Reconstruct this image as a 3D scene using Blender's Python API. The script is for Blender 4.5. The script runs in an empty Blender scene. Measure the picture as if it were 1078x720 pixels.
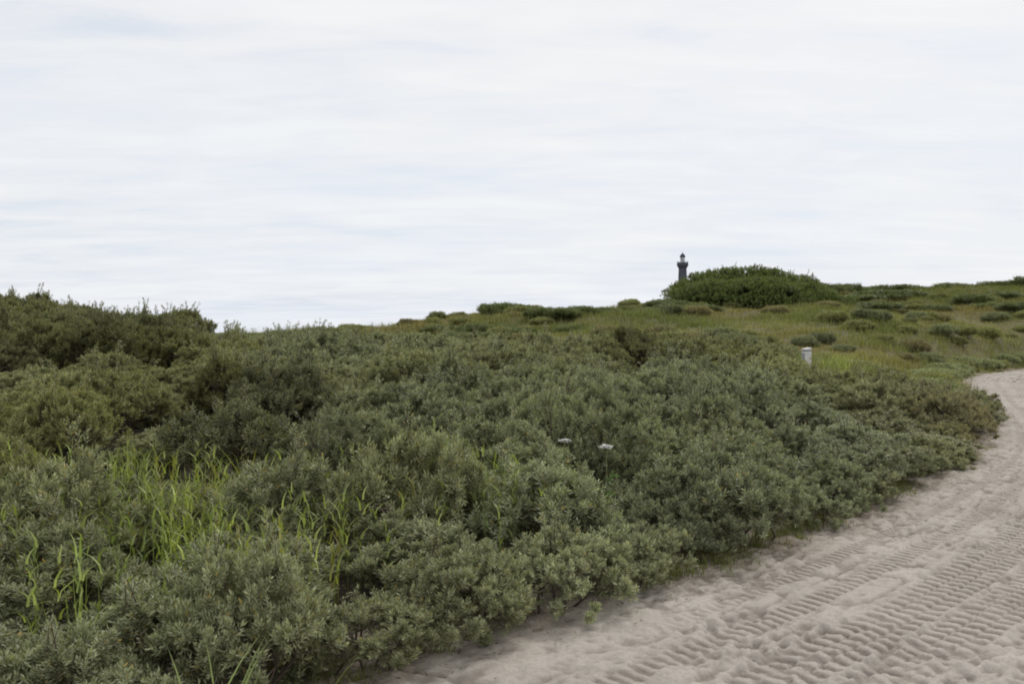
import bpy, math
import numpy as np
from mathutils import Vector

rng = np.random.default_rng(7)
C = bpy.context.scene.collection
EYE = 2.2
F = 1048.0          # focal length in the photograph's pixels (1078 wide)
PI = math.pi

# ------------------------------------------------------------------ helpers
def lattice(seed):
    return np.random.default_rng(seed).random((256, 256))
_L = {}
def vnoise(x, y, seed=0):
    if seed not in _L: _L[seed] = lattice(seed + 100)
    L = _L[seed]
    x = np.asarray(x, float); y = np.asarray(y, float)
    xi = np.floor(x).astype(int); yi = np.floor(y).astype(int)
    fx = x - xi; fy = y - yi
    fx = fx*fx*(3-2*fx); fy = fy*fy*(3-2*fy)
    a = L[xi % 256, yi % 256]; b = L[(xi+1) % 256, yi % 256]
    c = L[xi % 256, (yi+1) % 256]; d = L[(xi+1) % 256, (yi+1) % 256]
    return (a*(1-fx)+b*fx)*(1-fy) + (c*(1-fx)+d*fx)*fy - 0.5
def fbm(x, y, seed=0, octv=3):
    s = 0; a = 1.0
    for k in range(octv):
        s = s + a*vnoise(x*2**k, y*2**k, seed+k*13); a *= .5
    return s
def sstep(a, b, x):
    t = np.clip((x-a)/(b-a), 0, 1); return t*t*(3-2*t)

def mesh_obj(name, verts, faces, mat, parent=None, smooth=False, attrs=None, colors=None):
    """verts (n,3), faces (m,k) with one k"""
    verts = np.asarray(verts, np.float32); faces = np.asarray(faces, np.int32)
    me = bpy.data.meshes.new(name)
    n, (m, k) = len(verts), faces.shape
    me.vertices.add(n); me.vertices.foreach_set('co', verts.ravel())
    me.loops.add(m*k); me.loops.foreach_set('vertex_index', faces.ravel())
    me.polygons.add(m)
    me.polygons.foreach_set('loop_start', np.arange(0, m*k, k, dtype=np.int32))
    me.polygons.foreach_set('loop_total', np.full(m, k, np.int32))
    me.polygons.foreach_set('use_smooth', np.full(m, smooth))
    if attrs:
        for an, av in attrs.items():
            a = me.attributes.new(an, 'FLOAT', 'POINT'); a.data.foreach_set('value', np.asarray(av, np.float32))
    if colors is not None:
        a = me.attributes.new('tint', 'FLOAT_COLOR', 'POINT')
        cc = np.ones((n, 4), np.float32); cc[:, :3] = colors; a.data.foreach_set('color', cc.ravel())
    me.update(calc_edges=True); me.materials.append(mat)
    o = bpy.data.objects.new(name, me); C.objects.link(o)
    if parent: o.parent = parent
    return o
def tag(o, label=None, cat=None, group=None, kind=None):
    if label: o['label'] = label
    if cat: o['category'] = cat
    if group: o['group'] = group
    if kind: o['kind'] = kind
    return o
def empty(name, loc, rz=0.0):
    o = bpy.data.objects.new(name, None); C.objects.link(o)
    o.empty_display_size = .2
    o.location = loc; o.rotation_euler = (0, 0, rz); return o
def unit(v):
    return v/np.maximum(np.linalg.norm(v, axis=-1, keepdims=True), 1e-9)

# ------------------------------------------------------------------ the lie of the land
edge_pts = np.array([(-14, -9), (-9, -3.2), (-5, 1.4), (-.95, 6.1), (1.95, 9.05), (5.6, 13.7), (9.15, 19.2), (11.95, 25.), (14.95, 32),
                     (18.9, 41), (23.5, 50), (30, 58), (40, 66), (54, 74), (75, 82)], float)
def catmull(P, per=14):
    out = []
    for i in range(1, len(P)-2):
        p0, p1, p2, p3 = P[i-1:i+3]
        for t in np.linspace(0, 1, per, endpoint=False):
            out.append(.5*((2*p1)+(-p0+p2)*t+(2*p0-5*p1+4*p2-p3)*t*t+(-p0+3*p1-3*p2+p3)*t**3))
    out.append(P[-2]); return np.array(out)
EC = catmull(edge_pts)
seg = np.diff(EC, axis=0); slen = np.linalg.norm(seg, axis=1); SC = np.concatenate([[0], np.cumsum(slen)])
# smooth the curve by resampling + moving average
sN = np.arange(0, SC[-1], .25)
EX = np.interp(sN, SC, EC[:, 0]); EY = np.interp(sN, SC, EC[:, 1])
def smooth1(a, w):
    k = np.ones(w)/w; p = np.pad(a, (w//2, w-1-w//2), mode='reflect', reflect_type='odd'); return np.convolve(p, k, 'valid')
EX = smooth1(smooth1(EX, 15), 15); EY = smooth1(smooth1(EY, 15), 15)
TX = np.gradient(EX); TY = np.gradient(EY); q = np.hypot(TX, TY); TX /= q; TY /= q
def road_t(x, y):
    """signed distance to the track's left edge: positive on the sand, negative in the bushes"""
    x = np.atleast_1d(np.asarray(x, float)); y = np.atleast_1d(np.asarray(y, float))
    out = np.empty(x.size); xf = x.ravel(); yf = y.ravel()
    for i in range(0, xf.size, 20000):
        X = xf[i:i+20000, None]; Y = yf[i:i+20000, None]
        d2 = (X-EX)**2+(Y-EY)**2; j = d2.argmin(1)
        dx = X[:, 0]-EX[j]; dy = Y[:, 0]-EY[j]
        side = dx*TY[j]-dy*TX[j]
        out[i:i+20000] = np.sign(side)*np.sqrt(d2[np.arange(len(j)), j])
    return out.reshape(x.shape)

DS = np.array([2, 8, 12, 16, 22, 28, 34, 45, 60, 80, 100, 130, 200, 4000.])
PXc = np.array([-900, -300, 0, 120, 225, 300, 400, 540, 700, 850, 1000, 1150, 1500.])
ZT = np.array([
 [0, 0, .1, .4, 1.0, 1.5, 1.8, 1.8, 1.5, 1.0, 1.0, .8, .5, 0],
 [0, 0, .1, .5, 1.3, 2.0, 2.1, 1.9, 1.5, 1.0, 1.0, .8, .5, 0],
 [0, 0, .1, .5, 1.3, 2.0, 2.1, 1.8, 1.3, 1.0, 1.0, .8, .5, 0],
 [0, 0, .1, .5, 1.2, 1.75, 1.8, 1.5, 1.2, 1.0, 1.0, .8, .5, 0],
 [0, 0, .1, .4, .75, .98, 1.0, .9, .8, .9, 1.0, .8, .5, 0],
 [0, 0, .1, .35, .85, 1.1, 1.1, 1.0, 1.1, 1.8, 1.8, 1.2, .5, 0],
 [0, 0, .1, .3, .75, 1.05, 1.0, .9, 1.3, 2.3, 2.5, 1.8, .7, 0],
 [0, 0, .1, .3, .75, 1.0, 1.0, 1.1, 2.0, 3.45, 3.8, 3.0, 1., 0],
 [0, 0, 0, .2, .7, 1.1, 1.1, 1.2, 2.3, 3.85, 4.3, 3.5, 1., 0],
 [0, 0, 0, .1, .3, .6, .8, 1.2, 2.4, 4.5, 6.3, 5.0, 1.5, 0],
 [0, 0, 0, 0, 0, .1, .3, .6, 1.7, 4.0, 6.35, 6.0, 2., 0],
 [0, 0, 0, 0, 0, 0, 0, .2, 1.2, 4.2, 6.9, 6.2, 2.5, 0],
 [0, 0, 0, 0, 0, 0, 0, .2, 1.0, 3.5, 6.0, 6.0, 2.5, 0]])
THc = np.arctan2(PXc-539, F)
_th = np.linspace(THc[0], THc[-1], 240); _lr = np.linspace(math.log(2), math.log(4000), 300)
_Z = np.array([np.interp(_th, THc, ZT[:, j]) for j in range(len(DS))])
_Z = np.array([np.interp(_lr, np.log(DS), _Z[:, i]) for i in range(len(_th))])
for _ in range(2):
    _Z = np.apply_along_axis(lambda a: np.convolve(np.pad(a, 5, mode='edge'), np.ones(11)/11, 'valid'), 0, _Z)
    _Z = np.apply_along_axis(lambda a: np.convolve(np.pad(a, 3, mode='edge'), np.ones(7)/7, 'valid'), 1, _Z)
def ground(x, y, tt=None):
    x = np.asarray(x, float); y = np.asarray(y, float)
    # depth in front of the viewpoint measured along y, as the table is
    th = np.arctan2(x, np.maximum(y, .01)); th = np.where(y < 0.5, np.sign(x)*1.3, th)
    r = np.clip(np.where(y > 0, y, np.hypot(x, y)), 2, 3999)
    fi = np.clip((th-_th[0])/(_th[1]-_th[0]), 0, len(_th)-1.001); fj = np.clip((np.log(r)-_lr[0])/(_lr[1]-_lr[0]), 0, len(_lr)-1.001)
    i = fi.astype(int); j = fj.astype(int); a = fi-i; b = fj-j
    z = (_Z[i, j]*(1-a)+_Z[i+1, j]*a)*(1-b)+(_Z[i, j+1]*(1-a)+_Z[i+1, j+1]*a)*b
    z = np.where(y < .5, 0, z)
    if tt is None: tt = road_t(x, y).reshape(x.shape)
    left = sstep(.3, 4.5, -tt)
    z = z*left + (0.10*fbm(x*.25, y*.25, 3) + .02)*left
    far = sstep(40, 70, r)
    z = z + far*left*(.85*fbm(x*.08, y*.08, 5)+.35*fbm(x*.3, y*.3, 8)+.22*fbm(x*.55, y*.55, 12))*(1-sstep(300, 900, r))
    return z

# ------------------------------------------------------------------ materials
def new_mat(name):
    m = bpy.data.materials.new(name); m.use_nodes = True
    nt = m.node_tree; nt.nodes.clear(); out = nt.nodes.new('ShaderNodeOutputMaterial'); return m, nt, out
def N(nt, t, **kw):
    n = nt.nodes.new(t)
    for k, v in kw.items():
        if k.startswith('in_'): n.inputs[k[3:].replace('_', ' ')].default_value = v
        else: setattr(n, k, v)
    return n
def mixc(nt, fac, a, b, mode='MIX'):
    n = nt.nodes.new('ShaderNodeMix'); n.data_type = 'RGBA'; n.blend_type = mode
    for s, v in ((n.inputs[0], fac), (n.inputs[6], a), (n.inputs[7], b)):
        if hasattr(v, 'links'): nt.links.new(v, s)
        elif isinstance(v, (int, float)): s.default_value = v
        else: s.default_value = (*v, 1) if len(v) == 3 else v
    return n.outputs[2]
def ramp(nt, src, stops):
    r = nt.nodes.new('ShaderNodeValToRGB'); nt.links.new(src, r.inputs[0])
    e = r.color_ramp.elements
    while len(e) > 1: e.remove(e[-1])
    for i, (p, c) in enumerate(stops):
        el = e[0] if i == 0 else e.new(p)
        el.position = p; el.color = (*c, 1) if len(c) == 3 else c
    return r.outputs[0]
def leaf_material(name, source='object', transl=.25, rough=.5, vary=1.0, underside=(.9, 1.0, .9)):
    """leaves tinted by the object's own colour or by the mesh's tint attribute, each leaf a little different"""
    m, nt, out = new_mat(name)
    if source == 'object': base = N(nt, 'ShaderNodeObjectInfo').outputs['Color']
    else: base = N(nt, 'ShaderNodeAttribute', attribute_name='tint').outputs['Color']
    lv = N(nt, 'ShaderNodeAttribute', attribute_name='leaf').outputs['Fac']
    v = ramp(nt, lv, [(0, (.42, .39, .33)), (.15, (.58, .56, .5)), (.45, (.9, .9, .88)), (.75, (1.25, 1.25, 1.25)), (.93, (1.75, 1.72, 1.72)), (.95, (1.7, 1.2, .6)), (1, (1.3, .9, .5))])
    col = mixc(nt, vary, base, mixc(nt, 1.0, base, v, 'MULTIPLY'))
    geo = N(nt, 'ShaderNodeNewGeometry')
    col2 = mixc(nt, geo.outputs['Backfacing'], col, mixc(nt, 1.0, col, (1.25, 1.25, 1.35), 'MULTIPLY'))
    p = N(nt, 'ShaderNodeBsdfPrincipled', in_Roughness=rough); p.inputs['Specular IOR Level'].default_value = .25
    nt.links.new(col2, p.inputs['Base Color'])
    t = N(nt, 'ShaderNodeBsdfTranslucent')
    nt.links.new(mixc(nt, 1.0, col, (1.1, 1.25, .55), 'MULTIPLY'), t.inputs['Color'])
    mx = N(nt, 'ShaderNodeMixShader', in_Fac=transl)
    nt.links.new(p.outputs[0], mx.inputs[1]); nt.links.new(t.outputs[0], mx.inputs[2]); nt.links.new(mx.outputs[0], out.inputs[0])
    return m
def simple(name, col, rough=.7, noise=.25, scale=8., bump=0.0):
    m, nt, out = new_mat(name)
    tc = N(nt, 'ShaderNodeTexCoord'); nz = N(nt, 'ShaderNodeTexNoise', in_Scale=scale, in_Detail=6.0)
    nt.links.new(tc.outputs['Object'], nz.inputs['Vector'])
    v = ramp(nt, nz.outputs['Fac'], [(.3, (1-noise,)*3), (.7, (1+noise,)*3)])
    p = N(nt, 'ShaderNodeBsdfPrincipled', in_Roughness=rough)
    nt.links.new(mixc(nt, 1.0, col, v, 'MULTIPLY'), p.inputs['Base Color'])
    if bump:
        b = N(nt, 'ShaderNodeBump', in_Strength=bump, in_Distance=.02); nt.links.new(nz.outputs['Fac'], b.inputs['Height']); nt.links.new(b.outputs[0], p.inputs['Normal'])
    nt.links.new(p.outputs[0], out.inputs[0]); return m

M_leaf = leaf_material('silvery_leaves', 'object', .22, .45)
M_leaf_dark = leaf_material('broad_leaves', 'object', .25, .45)
M_grass = leaf_material('grass_blades', 'tint', .4, .5, .6)
M_bark = simple('bark', (.085, .062, .045), .85, .35, 20)
M_deadleaf = simple('stalk', (.16, .17, .06), .7, .2, 10)

# ground under the plants
m, nt, out = new_mat('dune_soil'); M_ground = m
geo = N(nt, 'ShaderNodeNewGeometry'); 
n1 = N(nt, 'ShaderNodeTexNoise', in_Scale=.25, in_Detail=6.0); n2 = N(nt, 'ShaderNodeTexNoise', in_Scale=9.0, in_Detail=8.0)
nt.links.new(geo.outputs['Position'], n1.inputs['Vector']); nt.links.new(geo.outputs['Position'], n2.inputs['Vector'])
litter = ramp(nt, n2.outputs['Fac'], [(.3, (.02, .016, .009)), (.5, (.045, .038, .02)), (.7, (.085, .07, .038))])
turf = ramp(nt, n2.outputs['Fac'], [(.3, (.05, .05, .018)), (.5, (.115, .10, .034)), (.7, (.18, .145, .052))])
sx = N(nt, 'ShaderNodeSeparateXYZ'); nt.links.new(geo.outputs['Position'], sx.inputs[0])
farm = N(nt, 'ShaderNodeMapRange'); nt.links.new(sx.outputs['Y'], farm.inputs[0]); farm.inputs[1].default_value = 27; farm.inputs[2].default_value = 38
c = mixc(nt, farm.outputs[0], litter, turf)
c = mixc(nt, ramp(nt, n1.outputs['Fac'], [(.4, (0, 0, 0)), (.6, (.5, .5, .5))]), c, mixc(nt, 1.0, c, (.7, .75, .6), 'MULTIPLY'))
sandc = ramp(nt, n2.outputs['Fac'], [(.3, (.22, .18, .15)), (.7, (.36, .31, .27))])
sa = N(nt, 'ShaderNodeAttribute', attribute_name='sand')
c = mixc(nt, sa.outputs['Fac'], c, sandc)
p = N(nt, 'ShaderNodeBsdfPrincipled', in_Roughness=.95); nt.links.new(c, p.inputs['Base Color'])
b = N(nt, 'ShaderNodeBump', in_Strength=.6, in_Distance=.05); nt.links.new(n2.outputs['Fac'], b.inputs['Height']); nt.links.new(b.outputs[0], p.inputs['Normal'])
nt.links.new(p.outputs[0], out.inputs[0])

# trodden beach sand
m, nt, out = new_mat('driven_sand'); M_sand = m
geo = N(nt, 'ShaderNodeNewGeometry')
n1 = N(nt, 'ShaderNodeTexNoise', in_Scale=.7, in_Detail=5.0); n2 = N(nt, 'ShaderNodeTexNoise', in_Scale=38.0, in_Detail=6.0, in_Roughness=.7); n3 = N(nt, 'ShaderNodeTexNoise', in_Scale=260.0, in_Detail=3.0)
for n in (n1, n2, n3): nt.links.new(geo.outputs['Position'], n.inputs['Vector'])
c = ramp(nt, n1.outputs['Fac'], [(.3, (.405, .365, .315)), (.7, (.50, .455, .40))])
c = mixc(nt, .8, c, mixc(nt, 1.0, c, ramp(nt, n2.outputs['Fac'], [(.3, (.8, .79, .78)), (.7, (1.15, 1.15, 1.15))]), 'MULTIPLY'))
c = mixc(nt, 1.0, c, ramp(nt, n3.outputs['Fac'], [(.3, (.8, .8, .8)), (.7, (1.18, 1.18, 1.18))]), 'MULTIPLY')
lit = N(nt, 'ShaderNodeAttribute', attribute_name='litter').outputs['Fac']      # damp loose sand with plant litter at the verge
c = mixc(nt, lit, c, ramp(nt, n2.outputs['Fac'], [(.35, (.15, .115, .075)), (.6, (.32, .26, .195))]))
dep = N(nt, 'ShaderNodeAttribute', attribute_name='low_dark').outputs['Fac']        # darker between the tyre lugs and in low spots
c = mixc(nt, dep, c, mixc(nt, 1.0, c, (.52, .495, .475), 'MULTIPLY'))
p = N(nt, 'ShaderNodeBsdfPrincipled', in_Roughness=.95); p.inputs['Specular IOR Level'].default_value = .2
nt.links.new(c, p.inputs['Base Color'])
b = N(nt, 'ShaderNodeBump', in_Strength=.5, in_Distance=.012); nt.links.new(n2.outputs['Fac'], b.inputs['Height'])
b2 = N(nt, 'ShaderNodeBump', in_Strength=.5, in_Distance=.003); nt.links.new(n3.outputs['Fac'], b2.inputs['Height']); nt.links.new(b.outputs[0], b2.inputs['Normal'])
nt.links.new(b2.outputs[0], p.inputs['Normal']); nt.links.new(p.outputs[0], out.inputs[0])

# ------------------------------------------------------------------ ground sheet
def build_ground():
    th = np.concatenate([np.radians(np.arange(-180, -40, 4)), np.radians(np.arange(-40, 40, .35)), np.radians(np.arange(40, 180, 4))])
    r = np.exp(np.linspace(math.log(.6), math.log(6000), 330))
    T, R = np.meshgrid(th, r, indexing='ij')
    X = R*np.sin(T); Y = R*np.cos(T)
    t = road_t(X, Y)
    Z = ground(X, Y, t) - .22*sstep(-1.4, -.5, t)*(1-sstep(9.5, 11, t))
    n, k = T.shape
    idx = np.arange(n*k).reshape(n, k); a = idx; b = np.roll(idx, -1, axis=0)
    fc = np.stack([a[:, :-1], a[:, 1:], b[:, 1:], b[:, :-1]], -1).reshape(-1, 4)[:, ::-1]
    V = np.stack([X, Y, Z], -1).reshape(-1, 3)
    V = np.vstack([V, [[0, 0, float(Z[0, 0])]]])
    s = np.concatenate([sstep(-2.2, -.4, t.ravel()+.9*fbm(X.ravel()*1.2, Y.ravel()*1.2, 9)), [0]])
    o = mesh_obj('ground', V, fc, M_ground, smooth=True, attrs={'sand': s})
    tag(o, 'dark sandy dune soil and litter beneath the shrubs', 'ground', kind='structure')
build_ground()

# ------------------------------------------------------------------ sand track with tyre marks
def build_track():
    i0 = int(np.argmin(np.abs(EY+2.0))); s0 = i0*.25
    sl = [s0]
    while sl[-1] < len(EX)*.25-1.0:
        s = sl[-1]; e = np.interp(s, np.arange(len(EY))*.25, EY)
        sl.append(s + (.06 if e < 1.0 else 0.013 if e < 9 else .016 if e < 15 else .03 if e < 24 else .09 if e < 45 else .3))
    S = np.array(sl); T = np.concatenate([np.arange(-1.6, -.3, .05), np.arange(-.3, 5.4, .02), np.arange(5.4, 10.6, .08)])
    si = np.arange(len(EX))*.25
    cx = np.interp(S, si, EX); cy = np.interp(S, si, EY); tx = np.interp(S, si, TX); ty = np.interp(S, si, TY)
    SS, TT = np.meshgrid(S, T, indexing='ij')
    X = cx[:, None]+TT*ty[:, None]; Y = cy[:, None]-TT*tx[:, None]
    z = .035*fbm(SS*.5, TT*.9, 20) + .012*fbm(SS*1.2, TT*5, 21)      # humps, lengthwise ridges
    loose = np.ones_like(z); low_dark = np.zeros_like(z)
    tread = np.zeros_like(z); base = np.zeros_like(z); SKEW = .12
    #        centre width pitch amp  depth wander seed
    bands = [(.55, .16, .110, .009, .010, .08, 39), (1.02, .22, .125, .015, .016, .05, 31), (1.70, .50, .155, .021, .026, .03, 32), (2.24, .46, .150, .020, .025, .03, 33),
             (2.92, .22, .125, .018, .02, .04, 34), (3.20, .16, .11, .012, .012, .04, 41), (3.72, .54, .16, .022, .028, .03, 35), (4.30, .50, .155, .020, .026, .03, 36), (4.86, .5, .15, .018, .024, .04, 37)]
    for tc, w, pit, amp, dep, wan, sd in bands:
        cen = tc + wan*fbm(S*.16, S*0+3.3, sd, 2)[:, None]*2
        u = (TT-cen)/(w/2)
        inside = 1-sstep(.82, 1.05, np.abs(u))
        pres = sstep(-.5, -.15, fbm(SS*.22, TT*.3, sd+40))*(.75+.25*sstep(-.2, .1, fbm(SS*1.3, TT*3, sd+60)))            # where the print has survived
        ph = (SS + SKEW*(TT-tc) + .05*np.abs(u)*w + .010*fbm(SS*1.3, TT*2, sd+2))/pit
        ncol = 3 if w > .35 else 1
        ci = np.clip(np.floor((u+1)*ncol/2), 0, ncol-1)
        wave = .5+.5*np.sin(2*PI*(ph+ci*.30))
        lug = sstep(.36, .64, wave)
        cf_ = (u+1)*ncol/2-ci
        groove = np.exp(-(np.minimum(cf_, 1-cf_)/.07)**2)*(1.8 if ncol > 1 else 0)
        amp_v = 1.1*amp*(.72+.56*(vnoise(SS*6, TT*7, sd+3)+.5))
        h = -dep + lug*amp_v - groove*.008
        tread = tread*(1-inside*pres) + h*inside*pres
        rim = np.exp(-((np.abs(u)-1.1)/.13)**2)*.009*pres
        base += rim - .012*np.exp(-((np.abs(u)-.98)/.06)**2)*pres
        loose *= 1-.8*inside*pres
        low_dark = np.maximum(low_dark, inside*pres*(1-lug*.9))
    rough = .036*fbm(SS*5.5+TT*1.5, TT*6.5, 22, 3) + .040*fbm(SS*12, TT*17, 23, 3)
    rough = rough+.024*fbm(SS*1.3, TT*20, 55, 2)
    rough = rough*(.6+1.2*sstep(-.3, .3, fbm(SS*.6, TT*.9, 29)))
    scuff = np.abs(vnoise(SS*2.4, TT*5.5, 26))
    rough += -.03*np.exp(-(scuff/.05)**2)*sstep(-.1, .2, fbm(SS*.5, TT*.5, 27))
    bank = sstep(.9, -.3, TT)
    z = z + base + tread + rough*loose*(.35+.65*sstep(-.2, .8, TT)) + bank*.04
    low_dark = np.clip(low_dark + .7*sstep(.005, -.025, rough)*loose, 0, 1)
    edgen = .35*fbm(SS*.7, TT*0+1.5, 24)+.12*fbm(SS*3, TT*0, 25)
    litter = sstep(.55, -.35, TT+edgen)
    litter = litter*(.75+.5*vnoise(SS*8, TT*8, 28))
    drop = sstep(-.8, -1.6, TT)*.35 + sstep(9.5, 10.5, TT)*.3
    Zb = ground(X, Y, TT)
    Z = Zb+z-drop
    n, k = Z.shape
    idx = np.arange(n*k).reshape(n, k)
    fc = np.stack([idx[:-1, :-1], idx[:-1, 1:], idx[1:, 1:], idx[1:, :-1]], -1).reshape(-1, 4)
    o = mesh_obj('sandy_track', np.stack([X, Y, Z], -1).reshape(-1, 3), fc, M_sand, smooth=True,
                 attrs={'litter': np.clip(litter, 0, 1).ravel(), 'low_dark': low_dark.ravel()})
    tag(o, 'pale sand track printed with tractor tyre marks, curving away to the right', 'track', kind='structure')
build_track()

# ------------------------------------------------------------------ leaf and blade builders
def frame_of(a):
    ref = np.where(np.abs(a[:, 2:3]) < .9, np.array([[0, 0, 1.]]), np.array([[1., 0, 0]]))
    u = unit(np.cross(a, ref)); v = np.cross(a, u); return u, v
def leaf_quads(P, D, side, L, W):
    """one narrow bent leaf per row: base, two sides, tip"""
    nrm = unit(np.cross(D, side))
    mid = P + D*L[:, None]*.5 + nrm*L[:, None]*.08
    V = np.stack([P, mid-side*W[:, None]*.5, P+D*L[:, None]-nrm*L[:, None]*.06, mid+side*W[:, None]*.5], 1)
    Fc = np.arange(len(P)*4).reshape(-1, 4); return V.reshape(-1, 3), Fc
def rosettes(P, A, r, k=14, stem=.13, L=.05, W=.013, spread=(.5, 1.2)):
    """leafy shoot tips at P pointing along A"""
    n = len(P); u, v = frame_of(A)
    i = np.tile(np.arange(k), n); j = np.repeat(np.arange(n), k)
    st = stem*(.6+.8*r.random(n))[j]
    f = (i+.5)/k
    ang = i*2.4+r.random(n)[j]*6.28+r.normal(0, .25, n*k)
    el = spread[1]+(spread[0]-spread[1])*f + r.normal(0, .15, n*k)
    rad = u[j]*np.cos(ang)[:, None]+v[j]*np.sin(ang)[:, None]
    D = unit(A[j]*np.cos(el)[:, None]+rad*np.sin(el)[:, None])
    side = unit(np.cross(D, A[j])+1e-6)
    side = unit(side + .5*r.normal(0, .5, (n*k, 3)) ); side = unit(side-D*(side*D).sum(1, keepdims=True))
    B = P[j]-A[j]*(st*(1-f))[:, None]
    LL = L*(.65+.6*r.random(n*k)); WW = W*(.7+.6*r.random(n*k))
    V, Fc = leaf_quads(B, D, side, LL, WW)
    q = np.clip(.12+.36*f+.2*r.random(n*k)+.46*(r.random(n)[j]-.3), 0, .92)  # silvery tips; rosette tone also paints in sky-lit flecks and dark crevices
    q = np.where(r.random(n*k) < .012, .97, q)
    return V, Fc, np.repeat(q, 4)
def tubes(segs, sides=4):
    """segs: list of (p0, p1, r0, r1)"""
    p0 = np.array([s[0] for s in segs], float); p1 = np.array([s[1] for s in segs], float)
    r0 = np.array([s[2] for s in segs]); r1 = np.array([s[3] for s in segs])
    u, v = frame_of(unit(p1-p0)); V = []
    for p, rr in ((p0, r0), (p1, r1)):
        for q in range(sides):
            a = 2*PI*q/sides; V.append(p+(u*math.cos(a)+v*math.sin(a))*rr[:, None])
    V = np.stack(V, 1).reshape(-1, 3); base = np.arange(len(segs))[:, None]*2*sides; Fc = []
    for q in range(sides):
        w = (q+1) % sides; Fc.append(base+np.array([[q, w, w+sides, q+sides]]))
    return V, np.concatenate(Fc)
def lobes_cloud(r, lobes, n, zmin=0.05, inner=.35):
    """points near the skin of a heap of ellipsoid lobes, with outward directions"""
    lob = np.array(lobes); wgt = lob[:, 3]*lob[:, 4]; wgt = wgt/wgt.sum()
    P = []; A = []
    while sum(len(p) for p in P) < n:
        k = r.choice(len(lob), n, p=wgt); d = unit(r.normal(0, 1, (n, 3))); d[:, 2] = np.where(d[:, 2] < -.25, -d[:, 2], d[:, 2])
        L = lob[k]; rr = np.where(r.random(n) < inner, r.uniform(.55, .9, n), r.uniform(.9, 1.06, n))
        bump = 1+.13*np.sin(d[:, 0]*9+L[:, 0]*7)*np.sin(d[:, 1]*8+L[:, 1]*5)+.09*np.sin(d[:, 2]*11+L[:, 1]*9)
        p = L[:, :3]+d*np.stack([L[:, 3], L[:, 3], L[:, 4]], 1)*(rr*bump)[:, None]
        # throw away what lies deep inside another lobe
        q = (p[:, None, :]-lob[None, :, :3])/np.stack([lob[:, 3], lob[:, 3], lob[:, 4]], 1)[None]
        dd = np.linalg.norm(q, axis=2); dd[np.arange(n), k] = 9
        ok = (dd.min(1) > .72) & (p[:, 2] > zmin)
        P.append(p[ok]); A.append(unit(d[ok]+np.array([0, 0, .75])+r.normal(0, .25, (ok.sum(), 3))))
    return np.vstack(P)[:n], np.vstack(A)[:n]

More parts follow.
